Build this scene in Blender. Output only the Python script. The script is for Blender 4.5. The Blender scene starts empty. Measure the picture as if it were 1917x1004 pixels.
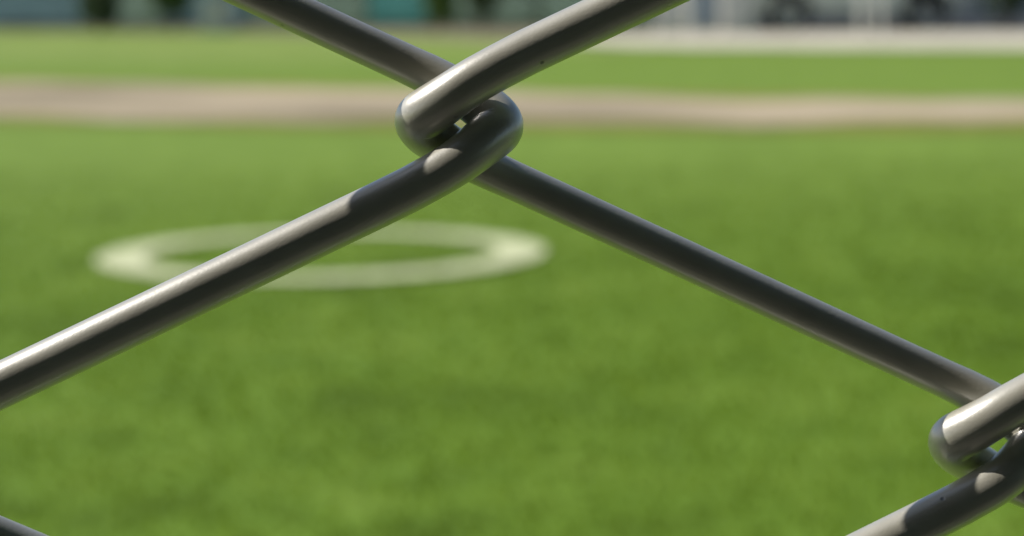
import bpy, bmesh, math, random
import numpy as np
from mathutils import Matrix, Vector
random.seed(7); rng = np.random.default_rng(7)
R = math.radians
sc = bpy.context.scene

# ------------------------------------------------------------------ camera
F_PX, CX, CY = 4400.0, 958.5, 502.0          # focal length and principal point, photo pixels
CAM_H = 0.92
PITCH, ROLL = 6.84, -0.8
CAM = Vector((0, 0, CAM_H))
CROT = Matrix.Rotation(R(90 - PITCH), 3, 'X') @ Matrix.Rotation(R(ROLL), 3, 'Z')
cd = bpy.data.cameras.new('camera'); cam = bpy.data.objects.new('camera', cd)
sc.collection.objects.link(cam)
cam.matrix_world = Matrix.Translation(CAM) @ CROT.to_4x4()
cd.sensor_width = 36.0; cd.lens = F_PX / 1917 * 36.0
cd.clip_start = 0.01; cd.clip_end = 2000
cd.dof.use_dof = True; cd.dof.focus_distance = 0.1935
cd.dof.aperture_fstop = cd.lens / 2.2        # a 2.2 mm entrance pupil
sc.camera = cam

# ------------------------------------------------------------------ light
SUN_DIR = Vector((-0.7115, 0.1686, 0.6821)).normalized()       # towards the sun
w = bpy.data.worlds.new('World'); sc.world = w; w.use_nodes = True
nt = w.node_tree; nt.nodes.clear()
out = nt.nodes.new('ShaderNodeOutputWorld'); bg = nt.nodes.new('ShaderNodeBackground')
sky = nt.nodes.new('ShaderNodeTexSky'); sky.sky_type = 'NISHITA'; sky.sun_disc = False
sky.sun_elevation = math.asin(SUN_DIR.z); sky.sun_rotation = math.atan2(SUN_DIR.x, SUN_DIR.y)
bg.inputs['Strength'].default_value = 0.09
nt.links.new(sky.outputs[0], bg.inputs[0]); nt.links.new(bg.outputs[0], out.inputs[0])
sd = bpy.data.lights.new('sun', 'SUN'); so = bpy.data.objects.new('sun', sd); sc.collection.objects.link(so)
sd.energy = 4.6; sd.angle = R(0.53); sd.color = (1.0, 0.95, 0.86)
so.rotation_euler = SUN_DIR.to_track_quat('Z', 'Y').to_euler()
sc.view_settings.view_transform = 'Standard'; sc.view_settings.look = 'None'
sc.view_settings.exposure = 0.28; sc.view_settings.gamma = 1.0

# ------------------------------------------------------------------ helpers
def ray(px, py):
    return CROT @ Vector(((px - CX) / F_PX, -(py - CY) / F_PX, -1.0))
def G(px, py, z=0.0):
    d = ray(px, py); t = (z - CAM_H) / d.z
    return CAM + d * t
def X_at(px, Y):
    d = ray(px, 55); return d.x / d.y * Y

def link(o, parent=None):
    sc.collection.objects.link(o)
    if parent is not None: o.parent = parent
    return o
def empty(name, loc, label, cat, group=None, rz=0):
    o = bpy.data.objects.new(name, None); link(o); o.location = loc; o.rotation_euler.z = rz
    o.empty_display_size = 0.1
    tag(o, label, cat, group); return o
def tag(o, label=None, cat=None, group=None, kind=None):
    if label: o['label'] = label
    if cat: o['category'] = cat
    if group: o['group'] = group
    if kind: o['kind'] = kind
    return o
def obj(name, bm, mat, parent=None, smooth=False, loc=None):
    me = bpy.data.meshes.new(name); bm.normal_update(); bm.to_mesh(me); bm.free()
    if smooth: me.polygons.foreach_set('use_smooth', [True] * len(me.polygons))
    me.materials.append(mat)
    o = bpy.data.objects.new(name, me); link(o, parent)
    if loc is not None: o.location = loc
    return o
def copy_tree(o, parent=None):
    c = o.copy(); sc.collection.objects.link(c); c.parent = parent
    for ch in list(o.children): copy_tree(ch, c)
    return c
def box(bm, x0, x1, y0, y1, z0, z1, bevel=0.0):
    r = bmesh.ops.create_cube(bm, size=1.0)
    for v in r['verts']:
        v.co = Vector(((x0 + x1) / 2 + v.co.x * (x1 - x0), (y0 + y1) / 2 + v.co.y * (y1 - y0), (z0 + z1) / 2 + v.co.z * (z1 - z0)))
    if bevel:
        es = list({e for v in r['verts'] for e in v.link_edges})
        bmesh.ops.bevel(bm, geom=es, offset=bevel, segments=2, affect='EDGES', profile=0.6)
    return bm
def boxes(*a, bevel=0.0):
    bm = bmesh.new()
    for b in a: box(bm, *b, bevel=bevel)
    return bm
def cyl(bm, p0, p1, r0, r1=None, n=16, caps=True):
    p0, p1 = Vector(p0), Vector(p1); r1 = r0 if r1 is None else r1
    q = (p1 - p0).to_track_quat('Z', 'Y'); ring = []
    for p, r in ((p0, r0), (p1, r1)):
        ring.append([bm.verts.new(p + q @ Vector((r * math.cos(2 * math.pi * i / n), r * math.sin(2 * math.pi * i / n), 0))) for i in range(n)])
    for i in range(n):
        bm.faces.new((ring[0][i], ring[0][(i + 1) % n], ring[1][(i + 1) % n], ring[1][i]))
    if caps:
        bm.faces.new(ring[0][::-1]); bm.faces.new(ring[1])
    return bm
def lathe(prof, n=32, axis='Y'):
    bm = bmesh.new(); rings = []
    for r, h in prof:
        ring = []
        for i in range(n):
            a = 2 * math.pi * i / n; c, s = r * math.cos(a), r * math.sin(a)
            ring.append(bm.verts.new((c, h, s) if axis == 'Y' else (c, s, h)))
        rings.append(ring)
    for A, B in zip(rings, rings[1:]):
        for i in range(n): bm.faces.new((A[i], A[(i + 1) % n], B[(i + 1) % n], B[i]))
    bmesh.ops.recalc_face_normals(bm, faces=bm.faces); return bm

# ------------------------------------------------------------------ materials
def mat(name, col, rough=0.6, metal=0.0, spec=0.5, var=0.0, scale=5.0, bump=0.0, bscale=60.0, col2=None, coat=0.0, pos=False, detail=4.0):
    m = bpy.data.materials.new(name); m.use_nodes = True; t = m.node_tree; N = t.nodes
    b = N['Principled BSDF']
    b.inputs['Base Color'].default_value = (*col, 1); b.inputs['Roughness'].default_value = rough
    b.inputs['Metallic'].default_value = metal; b.inputs['Specular IOR Level'].default_value = spec
    b.inputs['Coat Weight'].default_value = coat
    if pos: vec = N.new('ShaderNodeNewGeometry').outputs['Position']
    else: vec = N.new('ShaderNodeTexCoord').outputs['Object']
    if var or col2:
        n = N.new('ShaderNodeTexNoise'); n.inputs['Scale'].default_value = scale; n.inputs['Detail'].default_value = detail
        t.links.new(vec, n.inputs['Vector'])
        r = N.new('ShaderNodeValToRGB'); r.color_ramp.elements[0].position = 0.32; r.color_ramp.elements[1].position = 0.68
        c2 = col2 or tuple(c * (1 + var) for c in col); c1 = col if col2 else tuple(c * (1 - var) for c in col)
        r.color_ramp.elements[0].color = (*c1, 1); r.color_ramp.elements[1].color = (*c2, 1)
        t.links.new(n.outputs['Fac'], r.inputs['Fac']); t.links.new(r.outputs[0], b.inputs['Base Color'])
    if bump:
        n2 = N.new('ShaderNodeTexNoise'); n2.inputs['Scale'].default_value = bscale; n2.inputs['Detail'].default_value = 3
        t.links.new(vec, n2.inputs['Vector'])
        bp = N.new('ShaderNodeBump'); bp.inputs['Strength'].default_value = bump; bp.inputs['Distance'].default_value = 0.02
        t.links.new(n2.outputs['Fac'], bp.inputs['Height']); t.links.new(bp.outputs[0], b.inputs['Normal'])
    return m

def grass_mat(name, dark, mid, light, transl=0.0, far_tint=None):
    m = bpy.data.materials.new(name); m.use_nodes = True; t = m.node_tree; N = t.nodes; L = t.links
    b = N['Principled BSDF']; b.inputs['Roughness'].default_value = 0.75; b.inputs['Specular IOR Level'].default_value = 0.15
    g = N.new('ShaderNodeNewGeometry')
    n1 = N.new('ShaderNodeTexNoise'); n1.inputs['Scale'].default_value = 1.1; n1.inputs['Detail'].default_value = 5; n1.inputs['Roughness'].default_value = 0.62
    n2 = N.new('ShaderNodeTexNoise'); n2.inputs['Scale'].default_value = 4.5; n2.inputs['Detail'].default_value = 4
    L.new(g.outputs['Position'], n1.inputs['Vector']); L.new(g.outputs['Position'], n2.inputs['Vector'])
    mx = N.new('ShaderNodeMix'); mx.data_type = 'FLOAT'; mx.inputs['Factor'].default_value = 0.45
    L.new(n1.outputs['Fac'], mx.inputs['A']); L.new(n2.outputs['Fac'], mx.inputs['B'])
    r = N.new('ShaderNodeValToRGB'); e = r.color_ramp.elements
    e[0].position = 0.37; e[0].color = (*dark, 1); e[1].position = 0.65; e[1].color = (*light, 1)
    k = e.new(0.5); k.color = (*mid, 1)
    L.new(mx.outputs['Result'], r.inputs['Fac']); L.new(r.outputs[0], b.inputs['Base Color'])
    if far_tint:  # blends to a lighter green further from the camera
        sx = N.new('ShaderNodeSeparateXYZ'); L.new(g.outputs['Position'], sx.inputs[0])
        mr = N.new('ShaderNodeMapRange'); mr.interpolation_type = 'SMOOTHSTEP'
        mr.inputs['From Min'].default_value = 6.0; mr.inputs['From Max'].default_value = 13.0; mr.inputs['To Max'].default_value = 0.45
        L.new(sx.outputs['Y'], mr.inputs['Value'])
        dm = N.new('ShaderNodeMix'); dm.data_type = 'RGBA'; L.new(mr.outputs[0], dm.inputs['Factor'])
        L.new(r.outputs[0], dm.inputs['A']); dm.inputs['B'].default_value = (*far_tint, 1)
        L.new(dm.outputs['Result'], b.inputs['Base Color'])
    if transl:
        tr = N.new('ShaderNodeBsdfTranslucent'); L.new(r.outputs[0], tr.inputs['Color'])
        ms = N.new('ShaderNodeMixShader'); ms.inputs[0].default_value = transl
        L.new(b.outputs[0], ms.inputs[1]); L.new(tr.outputs[0], ms.inputs[2])
        L.new(ms.outputs[0], N['Material Output'].inputs['Surface'])
    return m

M = {}
M['blade'] = grass_mat('grass_blade', (0.105, 0.168, 0.008), (0.145, 0.23, 0.014), (0.19, 0.275, 0.03), 0.45, (0.24, 0.335, 0.07))
M['grass'] = grass_mat('lawn_grass', (0.078, 0.142, 0.008), (0.11, 0.195, 0.014), (0.15, 0.24, 0.028), 0.0, (0.185, 0.27, 0.042))
M['grass_dry'] = grass_mat('worn_grass', (0.13, 0.15, 0.022), (0.18, 0.185, 0.03), (0.24, 0.22, 0.045))
M['grass_light'] = grass_mat('outfield_grass', (0.15, 0.215, 0.035), (0.185, 0.26, 0.05), (0.23, 0.30, 0.075))
M['dirt'] = mat('infield_clay', (0.21, 0.18, 0.12), 0.95, spec=0.1, col2=(0.47, 0.39, 0.275), scale=0.33, pos=True, bump=0.3, bscale=30)
M['paint'] = mat('field_paint', (0.42, 0.46, 0.24), 0.85, spec=0.1, col2=(0.58, 0.60, 0.40), scale=14, pos=True)
M['path'] = mat('crushed_stone', (0.42, 0.39, 0.31), 0.95, spec=0.1, col2=(0.62, 0.58, 0.47), scale=1.2, pos=True)
M['earth'] = mat('bare_earth', (0.15, 0.14, 0.085), 0.95, spec=0.1, col2=(0.28, 0.25, 0.17), scale=0.8, pos=True)
M['asphalt'] = mat('asphalt', (0.07, 0.072, 0.075), 0.9, spec=0.2, var=0.2, scale=3, pos=True)
M['teal'] = mat('teal_windscreen', (0.08, 0.30, 0.28), 0.8, var=0.2, scale=2.5, bump=0.3, bscale=9)
M['blue'] = mat('blue_windscreen', (0.14, 0.25, 0.28), 0.8, var=0.2, scale=2.0, bump=0.3, bscale=9)
M['sage'] = mat('sage_windscreen', (0.22, 0.32, 0.25), 0.8, var=0.2, scale=2.0, bump=0.3, bscale=9)
M['galv'] = mat('galvanised_steel', (0.45, 0.47, 0.48), 0.45, metal=0.8, var=0.1, scale=14)
M['white'] = mat('white_paint', (0.78, 0.78, 0.74), 0.5, var=0.06, scale=8)
M['cabinet'] = mat('pale_cabinet_paint', (0.50, 0.50, 0.48), 0.55, var=0.08, scale=4)
M['bluegrey'] = mat('blue_grey_paint', (0.19, 0.24, 0.29), 0.5, var=0.1, scale=4)
M['concrete'] = mat('concrete', (0.45, 0.43, 0.39), 0.9, var=0.15, scale=5, bump=0.2)
M['bark'] = mat('bark', (0.11, 0.085, 0.06), 0.95, var=0.3, scale=12, bump=0.6, bscale=25)
M['leaf'] = mat('leaf', (0.045, 0.085, 0.018), 0.6, spec=0.25, col2=(0.085, 0.15, 0.03), scale=3)
M['leaf_dark'] = mat('dark_leaf', (0.025, 0.05, 0.014), 0.6, spec=0.25, col2=(0.05, 0.085, 0.022), scale=3)
M['leaf_bright'] = mat('bright_leaf', (0.075, 0.14, 0.02), 0.6, spec=0.25, col2=(0.14, 0.23, 0.04), scale=3)
M['car'] = mat('grey_car_paint', (0.55, 0.55, 0.53), 0.3, metal=0.35, coat=0.6)
M['rubber'] = mat('tyre_rubber', (0.02, 0.022, 0.02), 0.8, var=0.2, scale=20)
M['rim'] = mat('alloy', (0.62, 0.61, 0.57), 0.35, metal=0.4)
M['glass'] = mat('car_glass', (0.02, 0.025, 0.03), 0.06, spec=0.7)
M['trim'] = mat('black_trim', (0.025, 0.025, 0.025), 0.6)
M['red'] = mat('tail_lamp', (0.35, 0.02, 0.02), 0.2)
M['lamp'] = mat('headlamp_lens', (0.7, 0.72, 0.74), 0.12)

def wire_material():
    m = bpy.data.materials.new('vinyl_coated_wire'); m.use_nodes = True; t = m.node_tree; N = t.nodes; L = t.links
    b = N['Principled BSDF']; b.inputs['Specular IOR Level'].default_value = 0.9
    b.inputs['Coat Weight'].default_value = 1.0; b.inputs['Coat Roughness'].default_value = 0.30; b.inputs['Coat IOR'].default_value = 1.9
    vec = N.new('ShaderNodeNewGeometry').outputs['Position']
    def noise(s, d=3.0):
        n = N.new('ShaderNodeTexNoise'); n.inputs['Scale'].default_value = s; n.inputs['Detail'].default_value = d
        L.new(vec, n.inputs['Vector']); return n.outputs['Fac']
    def ramp(f, p0, c0, p1, c1):
        r = N.new('ShaderNodeValToRGB'); e = r.color_ramp.elements
        e[0].position, e[0].color, e[1].position, e[1].color = p0, (*c0, 1), p1, (*c1, 1)
        L.new(f, r.inputs['Fac']); return r.outputs[0]
    base = ramp(noise(260), 0.3, (0.34, 0.325, 0.27), 0.7, (0.40, 0.385, 0.325))
    # pinholes and dirt specks in the coating
    vo = N.new('ShaderNodeTexVoronoi'); vo.inputs['Scale'].default_value = 330; L.new(vec, vo.inputs['Vector'])
    speck = ramp(vo.outputs['Distance'], 0.045, (1, 1, 1), 0.085, (0, 0, 0))
    gate = ramp(noise(120, 1.0), 0.53, (0, 0, 0), 0.57, (1, 1, 1))
    mul = N.new('ShaderNodeMath'); mul.operation = 'MULTIPLY'; L.new(speck, mul.inputs[0]); L.new(gate, mul.inputs[1])
    mx = N.new('ShaderNodeMix'); mx.data_type = 'RGBA'; L.new(mul.outputs[0], mx.inputs['Factor'])
    L.new(base, mx.inputs['A']); mx.inputs['B'].default_value = (0.03, 0.028, 0.024, 1)
    L.new(mx.outputs['Result'], b.inputs['Base Color'])
    rr = N.new('ShaderNodeMapRange'); rr.inputs['To Min'].default_value = 0.30; rr.inputs['To Max'].default_value = 0.46
    L.new(noise(700), rr.inputs['Value']); L.new(rr.outputs[0], b.inputs['Roughness'])
    b1 = N.new('ShaderNodeBump'); b1.inputs['Strength'].default_value = 0.10; b1.inputs['Distance'].default_value = 0.0002
    L.new(noise(3800, 2.0), b1.inputs['Height'])
    b2 = N.new('ShaderNodeBump'); b2.inputs['Strength'].default_value = 0.5; b2.inputs['Distance'].default_value = 0.0003; b2.invert = True
    L.new(mul.outputs[0], b2.inputs['Height']); L.new(b1.outputs[0], b2.inputs['Normal'])
    b3 = N.new('ShaderNodeBump'); b3.inputs['Strength'].default_value = 0.12; b3.inputs['Distance'].default_value = 0.0006
    L.new(noise(170, 1.0), b3.inputs['Height']); L.new(b2.outputs[0], b3.inputs['Normal'])
    L.new(b3.outputs[0], b.inputs['Normal'])
    return m
M['wire'] = wire_material()
M['post'] = mat('vinyl_coated_post', (0.30, 0.28, 0.245), 0.35, var=0.06, scale=20)

# ------------------------------------------------------------------ setting: ground sheets
def sheet(name, pts, z, m, kind='structure'):
    bm = bmesh.new(); bm.faces.new([bm.verts.new((p[0], p[1], z)) for p in pts])
    bmesh.ops.triangulate(bm, faces=bm.faces[:])
    bmesh.ops.recalc_face_normals(bm, faces=bm.faces)
    if bm.faces and sum(f.normal.z for f in bm.faces) < 0: bmesh.ops.reverse_faces(bm, faces=bm.faces[:])
    o = obj(name, bm, m); o['kind'] = kind; return o
def band(name, far, near, z, m, jit=0.0):
    """a strip of ground between two edges given as photo points; edges run on, gently uneven"""
    def edge(pp):
        P = [G(*p) for p in pp]; out = []
        for a, b in zip(P, P[1:]):
            n = max(2, int((b - a).length / 0.35))
            out += [a.lerp(b, i / n) for i in range(n)]
        out.append(P[-1])
        ph = random.random() * 9
        return [Vector((p.x, p.y + jit * (math.sin(p.x * 1.7 + ph) + 0.7 * math.sin(p.x * 4.3 + ph * 2) + random.uniform(-.5, .5)), 0)) for p in out]
    a = edge(far); b = edge(near)
    return sheet(name, a + b[::-1], z, m)

bm = bmesh.new(); bmesh.ops.create_grid(bm, x_segments=40, y_segments=40, size=400)
tag(obj('lawn', bm, M['grass']), kind='structure')
band('outfield_lawn', [(-900, 57), (0, 57), (900, 62), (1250, 75)], [(-900, 112), (0, 116), (600, 118), (1000, 108), (1250, 92)], 0.004, M['grass_light'], 0.3)
band('worn_grass_edge', [(-900, 143), (0, 149), (800, 166), (1300, 178), (1917, 187), (2700, 192)],
     [(-900, 226), (0, 230), (900, 246), (1400, 248), (1917, 246), (2700, 240)], 0.008, M['grass_dry'], 0.06)
band('infield_dirt', [(-900, 150), (0, 156), (800, 173), (1300, 186), (1917, 194), (2700, 198)],
     [(-900, 218), (0, 222), (900, 231), (1400, 232), (1917, 230), (2700, 226)], 0.012, M['dirt'], 0.22)
band('bare_earth', [(-900, 52), (0, 52), (1000, 52), (1150, 52)],
     [(-900, 58), (0, 60), (450, 64), (850, 75), (1150, 88)], 0.014, M['earth'], 0.1)
band('stone_path', [(1040, 66), (1300, 64), (1917, 63), (2700, 62)],
     [(1040, 80), (1180, 88), (1300, 91), (1917, 93), (2700, 96)], 0.018, M['path'], 0.05)
a = G(-900, 54); 
sheet('parking_asphalt', [tuple(G(-900, 53))[:2], tuple(G(1100, 53))[:2], tuple(G(1150, 61))[:2], tuple(G(2700, 61))[:2], (60, 95), (-60, 95)], 0.020, M['asphalt'])

# ------------------------------------------------------------------ chain link fence
FENCE_Y0 = 0.1965                # where the camera's forward ground direction meets the fence
YAW = R(5.0)
FX = Vector((math.cos(YAW), math.sin(YAW), 0)); FZ = Vector((FX.y, -FX.x, 0)); FU = Vector((0, 0, 1))
FO = Vector((0, FENCE_Y0, CAM_H))
def onfence(px, py):
    d = ray(px, py); t = (FO - CAM).dot(FZ) / d.dot(FZ); p = CAM + d * t - FO
    return np.array((p.dot(FX), p.dot(FU)))
def wire_scale(px, py):
    a, b = onfence(px - 50, py), onfence(px + 50, py); return np.linalg.norm(a - b) / 100
S = wire_scale(859, 230)                           # metres per photo pixel on the fence
WD = 85 * S                                        # wire diameter incl. coating
K1 = onfence(859, 230); K2 = onfence(1869, 819); K0 = onfence(-188, 881)
V1 = K2 - K1; V2 = K0 - K1; T = -(V1 + V2)         # T: one mesh up
DEP = 1.40 * WD                                    # front to back spacing of the flattened spiral
# centre line of one bend, relative to its knot, px -> m (x right, y up, z to the camera)
BEND = [(110, 124.5, 1.0), (66, 102, 1.0), (26, 80.5, .97), (-10, 57, .86), (-44, 33, .58), (-74, 8, .18),
        (-60, -17, -.22), (-38, -34, -.46), (-9, -53, -.66), (30, -77, -.82), (70, -98, -.94), (110, -117, -1.0)]
BEND = [np.array((x * S, y * S, z * DEP / 2)) for x, y, z in BEND]
def p3(v, z=0): return np.array((v[0], v[1], z))
ctrl = []
def seg(a, b, n, bow):                              # straight arm with a slight outward bow
    return [a + (b - a) * i / n + np.array((0, 0, bow * math.sin(math.pi * i / n))) for i in range(1, n)]
left = [p for p in BEND]                            # front -> back (downwards); used in reverse going up
rot = lambda p: np.array((-p[0], -p[1], p[2]))
# go up from the left bend at the origin knot
up_left = left[::-1]                                # back arm -> bend -> front arm
right_c = p3(-V2)                                   # knot of the next right bend
up_right = [right_c + rot(p) for p in left]         # front arm -> bend -> back arm
per = up_left + seg(up_left[-1], up_right[0], 8, 0.10 * WD) + up_right + seg(up_right[-1], up_left[0] + p3(T), 8, -0.10 * WD)
per = np.array(per); NP = len(per)
def catmull(t):
    i = math.floor(t); f = t - i
    P = [per[(i + k) % NP] + p3(T) * ((i + k) // NP) for k in (-1, 0, 1, 2)]
    ts = [0]
    for k in range(3): ts.append(ts[-1] + np.linalg.norm(P[k + 1] - P[k]) ** 0.5)
    u = ts[1] + (ts[2] - ts[1]) * f
    A1 = (ts[1] - u) / (ts[1] - ts[0]) * P[0] + (u - ts[0]) / (ts[1] - ts[0]) * P[1]
    A2 = (ts[2] - u) / (ts[2] - ts[1]) * P[1] + (u - ts[1]) / (ts[2] - ts[1]) * P[2]
    A3 = (ts[3] - u) / (ts[3] - ts[2]) * P[2] + (u - ts[2]) / (ts[3] - ts[2]) * P[3]
    B1 = (ts[2] - u) / (ts[2] - ts[0]) * A1 + (u - ts[0]) / (ts[2] - ts[0]) * A2
    B2 = (ts[3] - u) / (ts[3] - ts[1]) * A2 + (u - ts[1]) / (ts[3] - ts[1]) * A3
    return (ts[2] - u) / (ts[2] - ts[1]) * B1 + (u - ts[1]) / (ts[2] - ts[1]) * B2
dense = np.array([catmull(k * NP / 1200) for k in range(1200)])
for it in range(60):                                # relax the curve
    prv = np.roll(dense, 1, 0); prv[0] -= p3(T); nx = np.roll(dense, -1, 0); nx[-1] += p3(T)
    dense = 0.5 * dense + 0.25 * (prv + nx)
# resample: short steps in the bends, longer on the straight arms
prv = np.roll(dense, 3, 0); prv[:3] -= p3(T); nx = np.roll(dense, -3, 0); nx[-3:] += p3(T)
tan = nx - prv; tan /= np.linalg.norm(tan, axis=1)[:, None]
step = np.linalg.norm(np.roll(dense, -1, 0) - dense, axis=1); step[-1] = np.linalg.norm(dense[0] + p3(T) - dense[-1])
turn = np.arccos(np.clip((tan * np.roll(tan, -1, 0)).sum(1), -1, 1))
cost = turn / R(7) + step / 0.006
cum = np.concatenate([[0], np.cumsum(cost)]); NS = int(cum[-1]) + 1
ext = np.vstack([dense, dense[:1] + p3(T)])
one = np.array([[np.interp(q, cum, ext[:, c]) for c in range(3)] for q in np.linspace(0, cum[-1], NS, endpoint=False)])
FENCE_TOP, FENCE_BOT = 1.86, 0.05
n_up = int((FENCE_TOP - CAM_H - K1[1]) / T[1]); n_dn = int((CAM_H + K1[1] - FENCE_BOT) / T[1])
path = np.vstack([one + p3(T) * k for k in range(-n_dn, n_up)])
NSIDE = 24
def tube_mesh(name, P, radius, nside):
    tg = np.gradient(P, axis=0); tg /= np.linalg.norm(tg, axis=1)[:, None]
    u = np.cross(tg[0], (0, 0, 1.0)); u /= np.linalg.norm(u)
    an = np.arange(nside) * 2 * math.pi / nside; ca, sa = np.cos(an)[:, None], np.sin(an)[:, None]
    V = np.empty((len(P) * nside, 3))
    for i in range(len(P)):
        u = u - tg[i] * u.dot(tg[i]); u /= np.linalg.norm(u); v = np.cross(tg[i], u)
        V[i * nside:(i + 1) * nside] = P[i] + radius[i] * (ca * u + sa * v)
    i = np.arange(len(P) - 1)[:, None] * nside; j = np.arange(nside)[None]; k = (j + 1) % nside
    Fq = np.stack([i + j, i + k, i + nside + k, i + nside + j], -1).reshape(-1, 4)
    me = bpy.data.meshes.new(name)
    faces = Fq.tolist() + [list(range(nside))[::-1], list(range(len(V) - nside, len(V)))]
    me.from_pydata(V.tolist(), [], faces); me.update()
    me.polygons.foreach_set('use_smooth', [True] * len(me.polygons)); return me
zz_ = np.clip(path[:, 2] / (DEP / 2), -1, 1)
rad = WD / 2 * (0.935 + 0.065 * zz_ + 0.17 * np.clip(1 - zz_ ** 2, 0, 1))
wme = tube_mesh('wire', path, rad, NSIDE); wme.materials.append(M['wire'])
FM = Matrix((( FX.x, 0, FZ.x, FO.x), (FX.y, 0, FZ.y, FO.y), (0, 1, 0, FO.z), (0, 0, 0, 1)))
fence = empty('chain_link_fence', (FO.x, FO.y, 0), 'grey vinyl-coated chain link fence in sharp focus, right in front of the camera', 'fence')
IM = fence_inv = Matrix.Translation((FO.x, FO.y, 0)).inverted()
NW = 34
for i in range(-NW, NW + 1):
    o = bpy.data.objects.new('wire', wme); link(o, fence)
    d = K1 + i * V1 + T * math.floor(i / 2 + 0.5)
    jx, jy, jr = (random.gauss(0, .0005), random.gauss(0, .0004), random.gauss(0, .0004)) if i not in (-1, 0) else (0, 0, 0)
    if i == 1: jx, jy, jr = -19 * S, -8 * S, 0.0
    o.matrix_local = IM @ FM @ Matrix.Translation((d[0] + jx, d[1] + jy, 0)) @ Matrix.Rotation(jr, 4, 'Z')
HALF = NW * V1[0] + 0.03
def fpoint(x, z, dz=0.0): return Vector((0, 0, 0)) + FX * x + FZ * dz + Vector((0, 0, z))
for s in (-1, 1):
    b_ = cyl(bmesh.new(), fpoint(s * HALF, -0.3), fpoint(s * HALF, 1.93), 0.030, n=24)
    p_ = obj('post', b_, M['post'], fence, True)
    cap = lathe([(0.001, 0.045), (0.02, 0.04), (0.031, 0.022), (0.034, 0.0), (0.034, -0.02)], 24, 'Z')
    obj('post_cap', cap, M['post'], p_, True, fpoint(s * HALF, 1.93))
    for z in (0.3, 0.75, 1.2, 1.65):
        obj('tension_band', cyl(bmesh.new(), fpoint(s * HALF, z), fpoint(s * HALF, z + 0.022), 0.0325, n=24), M['galv'], p_, True)
    obj('tension_bar', cyl(bmesh.new(), fpoint(s * (HALF - 0.042), 0.06), fpoint(s * (HALF - 0.042), 1.84), 0.005, n=8), M['galv'], fence)
obj('top_rail', cyl(bmesh.new(), fpoint(-HALF, 1.875, -0.026), fpoint(HALF, 1.875, -0.026), 0.021, n=20), M['post'], fence, True)
obj('bottom_tension_wire', cyl(bmesh.new(), fpoint(-HALF, 0.075, -0.008), fpoint(HALF, 0.075, -0.008), 0.0022, n=8), M['wire'], fence, True)

# ------------------------------------------------------------------ unseen shelter added behind the camera to darken what the wires reflect
M['block'] = mat('shade_wall_green', (0.05, 0.065, 0.048), 0.8, var=0.2, scale=4, bump=0.3, bscale=40)
M['deck'] = mat('shade_roof_wood', (0.05, 0.042, 0.032), 0.85, var=0.25, scale=6, bump=0.3)
M['floor'] = mat('shade_floor', (0.11, 0.10, 0.085), 0.95, var=0.2, scale=3, pos=True)
sheet('shade_floor', [(-4.2, -2.6), (4.2, -2.6), (4.2, 0.02), (-4.2, 0.02)], 0.006, M['floor'])
shade_root = empty('shade_shelter', (0, -2.4, 0), 'unseen dark shelter added on the near side of the fence to shade the wires', 'shade_shelter')
obj('shade_back_wall', boxes((-4.0, 4.0, -.2, 0, -.1, 2.22), bevel=.01), M['block'], shade_root)
for s_ in (-1, 1):
    obj('shade_roof_post', boxes((s_ * 3.9 - .05, s_ * 3.9 + .05, 2.2, 2.3, -.1, 2.078), bevel=.005), M['deck'], shade_root)
for k in range(19):
    obj('shade_roof_board', boxes((-4.15, 4.15, -.32 + k * .142, -.32 + k * .142 + .136, 2.225 + .003 * (k % 2), 2.265 + .003 * (k % 2))), M['deck'], shade_root)
for k in range(7):
    obj('shade_rafter', boxes((-3.9 + k * 1.3 - .03, -3.9 + k * 1.3 + .03, .004, 2.33, 2.08, 2.224)), M['deck'], shade_root)
bench = empty('bench', (0, -1.95, 0), 'long board bench inside the unseen added shelter', 'bench')
for k in range(3): obj('seat_board', boxes((-1.9, 1.9, -.17 + k * .12, -.06 + k * .12, .42, .455), bevel=.005), M['deck'], bench)
for xx in (-1.7, 0, 1.7): obj('leg', boxes((xx - .03, xx + .03, -.15, .17, 0.004, .418)), M['galv'], bench)

# ------------------------------------------------------------------ painted ring on the lawn
RC = G(603, 478.5); RO = abs(X_at(1022, RC.y) - X_at(174, RC.y)) / 2; RI = RO - 0.165
def ring_mesh(ri, ro, z, n=120):
    bm = bmesh.new(); A = []
    for i in range(n):
        a = 2 * math.pi * i / n; j = random.uniform(-.008, .008); k = random.uniform(-.008, .008)
        A.append((bm.verts.new(((ri + j) * math.cos(a), (ri + j) * math.sin(a), z)), bm.verts.new(((ro + k) * math.cos(a), (ro + k) * math.sin(a), z))))
    for i in range(n):
        p, q = A[i], A[(i + 1) % n]; bm.faces.new((p[0], p[1], q[1], q[0]))
    return bm
ring = obj('painted_ring', ring_mesh(RI, RO, 0.0), M['paint'], None, False, (RC.x, RC.y, 0.010))
tag(ring, 'white circle line painted on the green lawn', 'field marking')

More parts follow.
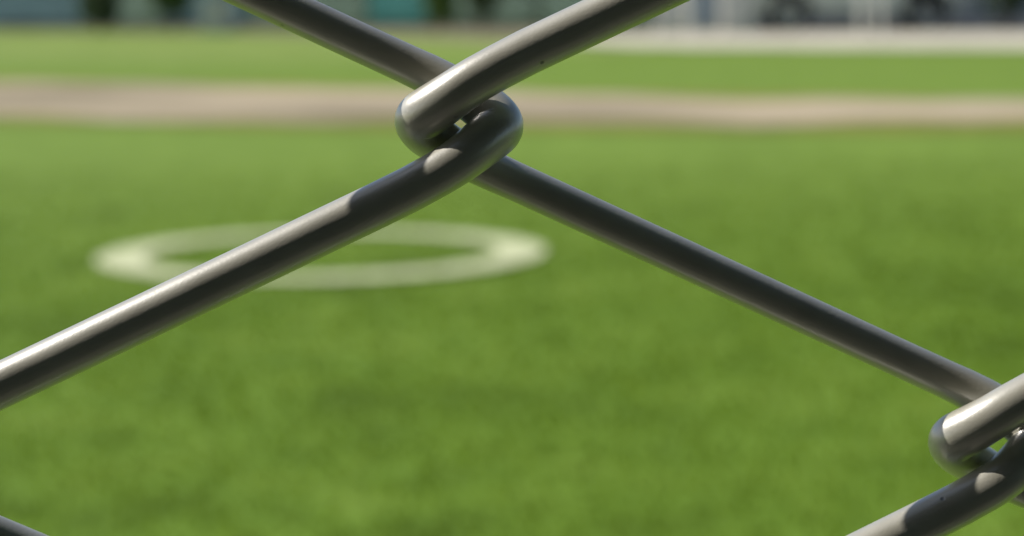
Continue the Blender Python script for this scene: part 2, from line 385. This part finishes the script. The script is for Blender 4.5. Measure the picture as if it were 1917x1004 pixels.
def blades(name, XY, m, lmin, lmax, wid, parent=None, off=(0, 0), z0=0.0):
    n = len(XY); a = rng.uniform(0, 2 * np.pi, n); L = rng.uniform(lmin, lmax, n); lean = rng.uniform(0.2, 1.1, n)
    b = a + rng.uniform(-.9, .9, n) + np.pi / 2
    wd = wid * rng.uniform(.7, 1.3, n) / 2
    base = np.stack([XY[:, 0] - off[0], XY[:, 1] - off[1], np.full(n, z0)], 1)
    side = np.stack([np.cos(b), np.sin(b), np.zeros(n)], 1) * wd[:, None]
    d = np.stack([np.cos(a) * np.sin(lean), np.sin(a) * np.sin(lean), np.cos(lean)], 1)
    midp = base + d * (L * .55)[:, None]; d2 = d.copy(); d2[:, 2] *= .5
    tip = midp + d2 * (L * .5)[:, None]
    V = np.stack([base - side, base + side, midp + side * .8, midp - side * .8, tip], 1).reshape(-1, 3)
    me = bpy.data.meshes.new(name); me.vertices.add(n * 5); me.vertices.foreach_set('co', V.ravel())
    k = np.arange(n)[:, None] * 5
    loops = np.concatenate([k + [0, 1, 2, 3], k + [3, 2, 4]], 1)
    me.loops.add(n * 7); me.loops.foreach_set('vertex_index', loops.ravel().astype(np.int32))
    me.polygons.add(n * 2)
    st = np.stack([np.arange(n) * 7, np.arange(n) * 7 + 4], 1).ravel()
    me.polygons.foreach_set('loop_start', st.astype(np.int32))
    me.update(calc_edges=True); me.validate(); me.materials.append(m)
    o = bpy.data.objects.new(name, me); link(o, parent); o['kind'] = 'stuff'; return o
NB = 230000
y = np.sqrt(rng.uniform(2.6 ** 2, 15.2 ** 2, NB)); x = rng.uniform(-1, 1, NB) * (0.27 * y + 0.7)
XY = np.stack([x, y], 1)
rr = np.hypot(x - RC.x, y - RC.y); inring = (rr > RI - .01) & (rr < RO + .01)
near = np.array([G(900, 252).y, G(0, 242).y]).min()
keep = (XY[:, 1] < near) & (rng.uniform(0, 1, NB) > np.clip((XY[:, 1] - 3.5) / 9.5, 0, 1))
grass = blades('grass_blades', XY[keep & ~inring], M['blade'], 0.012, 0.026, 0.007, z0=0.0)
tag(grass, 'short green mown grass covering the lawn in the foreground', 'grass', kind='stuff')
nr = 14000; a = rng.uniform(0, 2 * np.pi, nr); q = np.sqrt(rng.uniform(RI ** 2, RO ** 2, nr))
blades('painted_grass_blades', np.stack([q * np.cos(a), q * np.sin(a)], 1), M['paint'], 0.008, 0.016, 0.007, ring, z0=-0.016)

# ------------------------------------------------------------------ foliage
def leaves_mesh(name, blobs, n, size, m):
    """leaf faces spread through a set of ellipsoid clumps"""
    B = np.array([(*b[0], *b[1]) for b in blobs]); vol = B[:, 3] * B[:, 4] * B[:, 5]
    idx = rng.choice(len(B), n, p=vol / vol.sum())
    v = rng.normal(size=(n, 3)); v /= np.linalg.norm(v, axis=1)[:, None]; v *= (rng.uniform(.25, 1.05, n) ** .45)[:, None]
    c = B[idx, :3] + v * B[idx, 3:]
    t1 = rng.normal(size=(n, 3)); t1 /= np.linalg.norm(t1, axis=1)[:, None]
    t2 = np.cross(t1, rng.normal(size=(n, 3))); t2 /= np.linalg.norm(t2, axis=1)[:, None]
    s = size * rng.uniform(.6, 1.4, n)[:, None]
    V = np.stack([c - t1 * s, c + t2 * s * .45 , c + t1 * s, c - t2 * s * .45], 1).reshape(-1, 3)
    V[:, 2] = np.maximum(V[:, 2], 0.02)
    me = bpy.data.meshes.new(name); me.from_pydata(V.tolist(), [], (np.arange(n)[:, None] * 4 + np.arange(4)).tolist()); me.materials.append(m); return me
def shrub(px, Y, w_, h_, m, label, n=2200):
    Y = G(px, Y).y
    o = empty('shrub', (X_at(px, Y), Y, 0), label, 'shrub', 'shrubs along the far fence')
    blobs = []
    for k in range(9):
        a = random.uniform(0, 6.28); r = random.uniform(0, .6) * w_ / 2
        hz = h_ * random.uniform(.3, .78)
        blobs.append(((r * math.cos(a), r * math.sin(a) * .6, hz), (w_ * .25, w_ * .22, h_ * .24)))
    me = leaves_mesh('foliage', blobs, n, 0.055, m); f = bpy.data.objects.new('foliage', me); link(f, o)
    bm = bmesh.new()
    for k in range(6):
        a = random.uniform(0, 6.28); cyl(bm, (0.03 * math.cos(a), 0.03 * math.sin(a), -0.02), (w_ * .25 * math.cos(a), w_ * .18 * math.sin(a), h_ * .6), 0.02, 0.006, 6)
    obj('stems', bm, M['bark'], o); return o
def tree(px, Y, h_, cw, m, label, n=6000):
    o = empty('tree', (X_at(px, Y), Y, 0), label, 'tree', 'trees behind the far fence')
    bm = bmesh.new(); th = h_ * .45; r0 = h_ * .022 + .05; blobs = []
    pts = [Vector((random.uniform(-.1, .1) * k * .5, random.uniform(-.1, .1) * k * .5, th * k / 4 - (.1 if k == 0 else 0))) for k in range(5)]
    for k in range(4): cyl(bm, pts[k], pts[k + 1], r0 * (1.25 - .16 * k) * (1.25 if k == 0 else 1), r0 * (1.25 - .16 * (k + 1)), 10)
    tr = obj('trunk', bm, M['bark'], o, True)
    lb = bmesh.new()
    for k in range(11):
        a = k * 2.4 + random.uniform(-.4, .4); rr_ = cw * random.uniform(.18, .42); z = random.uniform(.5, .9) * h_
        e = Vector((rr_ * math.cos(a), rr_ * math.sin(a), z)); s_ = pts[random.choice((2, 3, 4))]
        md = s_.lerp(e, .5) + Vector((0, 0, .25)); cyl(lb, s_, md, r0 * .5, r0 * .32, 7); cyl(lb, md, e, r0 * .32, r0 * .1, 7)
        sz = cw * random.uniform(.15, .24); blobs.append(((e.x, e.y, e.z), (sz, sz, sz * .75)))
    blobs.append(((0, 0, h_ * .86), (cw * .25, cw * .25, h_ * .14)))
    obj('limbs', lb, M['bark'], tr, True)
    me = leaves_mesh('crown', blobs, n, 0.16, m); c = bpy.data.objects.new('crown', me); link(c, o)
    return o

# ------------------------------------------------------------------ far left: windscreened fence panels
def screen_panel(x0, x1, m, label):
    pa, pb = G(x0, 58), G(x1, 58); c = (pa + pb) / 2
    o = empty('fence_panel', c, label, 'fence panel', 'screened fence panels at the far edge of the field', math.atan2(pb.y - pa.y, pb.x - pa.x))
    hw = (pb - pa).length / 2
    # rippled fabric screen
    bm = bmesh.new(); nx_ = 28; nz = 8; grid = []
    for i in range(nx_ + 1):
        col = []
        for k in range(nz + 1):
            xx = -hw + 2 * hw * i / nx_; zz = .09 + 1.86 * k / nz
            col.append(bm.verts.new((xx, -.03 + .018 * math.sin(xx * 6 + k * .6 + x0) * math.sin(math.pi * k / nz), zz)))
        grid.append(col)
    for i in range(nx_):
        for k in range(nz): bm.faces.new((grid[i][k], grid[i + 1][k], grid[i + 1][k + 1], grid[i][k + 1]))
    g = bmesh.ops.solidify(bm, geom=bm.faces[:], thickness=.004)
    obj('fabric_screen', bm, m, o, True)
    for s in (-1, 1):
        obj('post', cyl(bmesh.new(), (s * (hw - .03), .03, -.1), (s * (hw - .03), .03, 2.08), .03, n=14), M['galv'], o, True)
    for z in (.07, 1.02, 2.0):
        obj('rail', cyl(bmesh.new(), (-hw + .03, .03, z), (hw - .03, .03, z), .02, n=10), M['galv'], o, True)
    return o
panels = [(-620, -330, 'teal', 'teal screened fence panel outside the left edge, furthest left'), (-328, -42, 'blue', 'blue screened fence panel at the far left edge'),
          (-40, 160, 'blue', 'blue screened fence panel left of the dark shrub'), (162, 300, 'sage', 'sage green fence panel between the dark shrub and the green shrub'),
          (302, 470, 'blue', 'blue fence panel behind the pale grey box'), (472, 690, 'sage', 'sage green fence panel behind the upper left wire'),
          (692, 800, 'teal', 'narrow teal fence panel left of the bright green shrub'), (802, 1010, 'sage', 'sage green fence panel behind the bright green shrub'),
          (1012, 1225, 'sage', 'sage green fence panel behind the upper right wire')]
for x0, x1, m, lab in panels: screen_panel(x0, x1, M[m], lab)
shrub(-120, 61.5, 1.3, 1.0, M['leaf_dark'], 'dark shrub beyond the left edge of the far fence')
shrub(188, 61.5, 1.5, 1.5, M['leaf_dark'], 'dark green shrub in front of the blue fence panel')
shrub(322, 61.5, 1.35, 1.6, M['leaf'], 'mid green shrub just left of the pale grey box')
shrub(818, 61.5, 1.0, 1.4, M['leaf_bright'], 'bright green shrub right of the narrow teal panel')
shrub(905, 61.5, 1.0, 1.2, M['leaf_dark'], 'dull green shrub between the bright shrub and the wire', 1500)
shrub(1885, 59, 1.1, 1.6, M['leaf_dark'], 'dark shrub at the right edge beside the parked car')

def cabinet(name, px, Y, w_, d_, h_, m, label, cat):
    Y = G(px, Y).y
    o = empty(name, (X_at(px, Y), Y, 0), label, cat)
    obj('plinth', boxes((-w_ / 2 - .04, w_ / 2 + .04, -d_ / 2 - .04, d_ / 2 + .04, -.05, .10), bevel=.01), M['concrete'], o)
    bd = obj('housing', boxes((-w_ / 2, w_ / 2, -d_ / 2, d_ / 2, .102, h_), bevel=.015), m, o)
    obj('lid', boxes((-w_ / 2 - .03, w_ / 2 + .03, -d_ / 2 - .04, d_ / 2 + .03, h_ + .001, h_ + .045), bevel=.01), m, o)
    k = 2 if w_ > .6 else 1
    for i in range(k):
        a = -w_ / 2 + .03 + i * (w_ - .04) / k; b = a + (w_ - .04) / k - .02
        dr = obj('door', boxes((a, b, -d_ / 2 - .018, -d_ / 2 - .001, .15, h_ - .05), bevel=.005), m, o)
        obj('handle', boxes((b - .06, b - .035, -d_ / 2 - .045, -d_ / 2 - .019, h_ * .5, h_ * .5 + .14), bevel=.004), M['trim'], dr)
        for s in range(5):
            z = .22 + s * .035; obj('louvre', boxes((a + .06, b - .08, -d_ / 2 - .026, -d_ / 2 - .019, z, z + .016)), m, dr)
    return o
cabinet('utility_box', 408, 63, .62, .4, .72, M['cabinet'], 'pale grey box in front of the blue fence panel', 'utility box')
cabinet('utility_cabinet', 1268, 63, .72, .5, 1.45, M['cabinet'], 'pale grey cabinet left of the blue-grey cabinet', 'cabinet')
cabinet('utility_cabinet', 1322, 63, .42, .45, 1.5, M['bluegrey'], 'narrow blue-grey cabinet between two pale cabinets', 'cabinet')
cabinet('utility_cabinet', 1379, 63, .58, .5, 1.4, M['cabinet'], 'pale grey cabinet just left of the parked car', 'cabinet')

def white_post(px, Y, label):
    Y = G(px, Y).y
    o = empty('marker_post', (X_at(px, Y), Y, 0), label, 'post', 'white posts beside the pale path')
    obj('shaft', cyl(bmesh.new(), (0, 0, -.1), (0, 0, 1.6), .04, .036, 14), M['white'], o, True)
    obj('cap', lathe([(.001, .05), (.02, .045), (.04, .02), (.044, 0), (.044, -.03), (.036, -.03)], 16, 'Z'), M['white'], o, True, (0, 0, 1.6))
    return o
white_post(1352, 67, 'white post between the blue-grey cabinet and the parked car')
white_post(1285, 67, 'white post in front of the leftmost pale cabinet')
white_post(1612, 67, 'white post in front of the middle of the parked car')
white_post(1648, 67, 'white post just left of the car rear wheel')

# ------------------------------------------------------------------ parked car
def make_car(px_front, px_rear, Y, paint, label):
    Y = G((px_front + px_rear) / 2, Y).y
    xa, xb = X_at(px_front, Y), X_at(px_rear, Y); wb = xb - xa
    o = empty('parked_car', ((xa + xb) / 2, Y + .85, 0), label, 'car')
    x0, x1 = -wb / 2, wb / 2; hw = .90
    arch_r = .43; wr = .365
    # lower body side outline with wheel arches, lofted over the width
    prof = [(x0 - .82, .42), (x0 - .86, .62), (x0 - .80, .86), (x0 - .62, .98), (x0 + .55, 1.08), (x1 + .62, 1.12), (x1 + .82, 1.02), (x1 + .86, .70), (x1 + .80, .40)]
    bot = []
    for cx_ in (x1, x0):
        a0 = math.asin((.27 - wr) / arch_r) if abs(.27 - wr) < arch_r else 0
        bot.append((cx_ + arch_r * math.cos(a0), .27))
        for k in range(1, 12):
            a = a0 + (math.pi - 2 * a0) * k / 12
            bot.append((cx_ + arch_r * math.cos(a), wr + arch_r * math.sin(a)))
        bot.append((cx_ - arch_r * math.cos(a0), .27))
    bot = [(max(min(p[0], x1 + .80), x0 - .80), p[1]) for p in bot]
    outline = prof + bot
    bm = bmesh.new(); secs = []
    for yy, s in ((-hw, .965), (-hw * .93, 1.0), (hw * .93, 1.0), (hw, .965)):
        secs.append([bm.verts.new((p[0] * (1 if s == 1 else .992), yy, .66 + (p[1] - .66) * s)) for p in outline])
    for A, B in zip(secs, secs[1:]):
        n = len(A)
        for i in range(n): bm.faces.new((A[i], A[(i + 1) % n], B[(i + 1) % n], B[i]))
    bm.faces.new(secs[0]); bm.faces.new(secs[-1][::-1])
    bmesh.ops.triangulate(bm, faces=[f for f in bm.faces if len(f.verts) > 4]); bmesh.ops.recalc_face_normals(bm, faces=bm.faces)
    body = obj('body', bm, paint, o)
    # cabin
    def cabin(ins, z1, top):
        bm = bmesh.new()
        lo = [(x0 + .50, 1.06), (x1 + .66, 1.10)]; hi = [(x0 + 1.15, z1), (x1 + .40, z1 - .03)]
        q = []
        for (p, yy) in ((lo[0], hw - .06 - ins), (lo[1], hw - .06 - ins), (hi[1], hw - .22 - ins), (hi[0], hw - .22 - ins)):
            q.append((bm.verts.new((p[0], -yy, p[1])), bm.verts.new((p[0], yy, p[1]))))
        for i in range(4):
            j = (i + 1) % 4; bm.faces.new((q[i][0], q[j][0], q[j][1], q[i][1]))
        bm.faces.new([v[0] for v in q]); bm.faces.new([v[1] for v in q][::-1])
        bmesh.ops.recalc_face_normals(bm, faces=bm.faces)
        bmesh.ops.bevel(bm, geom=bm.edges[:], offset=.05, segments=3, affect='EDGES')
        return bm
    obj('cabin', cabin(0, 1.66, 0), paint, o, True)
    for s in (-1, 1):
        yy = lambda z: s * (hw - .06 - .16 * (z - 1.08) / .56 + .004)
        for a, b, c_, d_ in ((x0 + .78, x0 + 1.56, x0 + 1.24, x0 + 1.56), (x0 + 1.62, x1 - .28, x0 + 1.62, x1 - .30), (x1 - .22, x1 + .46, x1 - .24, x1 + .30)):
            bm = bmesh.new()
            vs = [bm.verts.new((p, yy(z) , z)) for p, z in ((a, 1.16), (b, 1.16), (d_, 1.55), (c_, 1.55))]
            bm.faces.new(vs if s < 0 else vs[::-1]); bmesh.ops.solidify(bm, geom=bm.faces[:], thickness=.008)
            obj('window', bm, M['glass'], o)
        for a, b in ((x0 + .60, x0 + 1.58), (x0 + 1.60, x1 - .42)):
            d = obj('door', boxes((a, b, s * hw - .006, s * hw + .006, .34, 1.04), bevel=.004), paint, o)
            obj('handle', boxes((b - .22, b - .06, s * (hw + .022) - .014, s * (hw + .022) + .014, .90, .93), bevel=.006), paint, d)
        obj('sill_trim', boxes((x0 + .46, x1 - .46, s * (hw + .004) - .012, s * (hw + .004) + .012, .24, .33), bevel=.008), M['trim'], o)
        obj('mirror', boxes((x0 + .82, x0 + 1.0, s * (hw + .06) - .09, s * (hw + .06) + .09, 1.10, 1.24), bevel=.03), paint, o)
        obj('headlight', boxes((x0 - .86, x0 - .70, s * .68 - .16, s * .68 + .16, .76, .88), bevel=.02), M['lamp'], o)
        obj('tail_light', boxes((x1 + .74, x1 + .875, s * .76 - .09, s * .76 + .09, .80, 1.0), bevel=.015), M['red'], o)
    for e in (-1, 1):
        xx = (x0 - .84) if e < 0 else (x1 + .82)
        obj('bumper', boxes((xx - .07, xx + .07, -.86, .86, .36, .58), bevel=.04), M['trim'], o)
    obj('underbody', boxes((x0 - .6, x1 + .6, -.42, .42, .22, .30)), M['trim'], o)
    for cx_ in (x0, x1):
        for s in (-1, 1):
            wh = bpy.data.objects.new('wheel', None); link(wh, o); wh.location = (cx_, s * (hw - .115), wr); wh.empty_display_size = .1
            obj('tyre', lathe([(.25, -.10), (.30, -.115), (.345, -.105), (wr, -.07), (wr, .07), (.345, .105), (.30, .115), (.25, .10), (.25, -.10)], 40), M['rubber'], wh, True)
            rm = lathe([(.25, -.095), (.262, -.112), (.25, -.118), (.232, -.10), (.22, -.02), (.22, .095), (.25, .095)], 36)
            obj('rim', rm, M['rim'], wh, True)
            bm = bmesh.new(); yo = s * .075
            for k in range(5):
                a = 2 * math.pi * k / 5 + .3; c_, s__ = math.cos(a), math.sin(a)
                r_ = bmesh.ops.create_cube(bm, size=1)
                for v in r_['verts']:
                    wv = .038 + .012 * (v.co.x > 0)
                    lx, lz = .14 + v.co.x * .20, v.co.z * 2 * wv
                    v.co = Vector((lx * c_ - lz * s__, yo + v.co.y * .035, lx * s__ + lz * c_))
            obj('spokes', bm, M['rim'], wh)
            obj('hub', cyl(bmesh.new(), (0, yo - .025, 0), (0, yo + .025, 0), .06, n=18), M['rim'], wh, True)
    return o
make_car(1478, 1737, 59.0, M['car'], 'grey parked car with pale wheel rims beyond the pale path')

# ------------------------------------------------------------------ boundary wall behind the parked car
M['wall'] = mat('rendered_wall', (0.40, 0.39, 0.37), 0.9, var=0.18, scale=0.9, bump=0.2, bscale=30)
wx0, wx1, WY = X_at(1180, 50), X_at(2500, 50), 50.0
bw = empty('boundary_wall', ((wx0 + wx1) / 2, WY, 0), 'grey rendered wall behind the parked car', 'wall')
hl = (wx1 - wx0) / 2
obj('wall_face', boxes((-hl, hl, -.1, .1, -.2, 1.9)), M['wall'], bw)
for k in range(14):
    a_ = -hl + k * 2 * hl / 14; obj('coping_stone', boxes((a_ + .006, a_ + 2 * hl / 14 - .006, -.15, .15, 1.902, 1.98), bevel=.012), M['concrete'], bw)
for k in range(6):
    a_ = -hl + .3 + k * (2 * hl - .6) / 5; obj('pier', boxes((a_ - .17, a_ + .17, -.16, -.102, -.2, 1.895), bevel=.008), M['wall'], bw)

# ------------------------------------------------------------------ trees behind
for px, Y, h_, cw, mm, lab in ((-420, 68, 8.5, 5.5, 'leaf', 'broad green tree beyond the left end of the far fence'), (60, 62, 7.5, 5, 'leaf_dark', 'dark tree behind the blue fence panel at left'),
        (520, 62, 9, 6, 'leaf', 'tall green tree behind the sage fence panels at left'), (860, 56, 7, 4.6, 'leaf_bright', 'bright green tree behind the bright green shrub'),
        (1200, 60, 9.5, 6.2, 'leaf_dark', 'tall dark tree behind the pale cabinets'), (1700, 60, 9, 6, 'leaf', 'green tree behind the parked car'),
        (2150, 54, 8, 5.4, 'leaf_dark', 'dark tree beyond the right edge of the car park')):
    tree(px, Y, h_, cw, M[mm], lab)
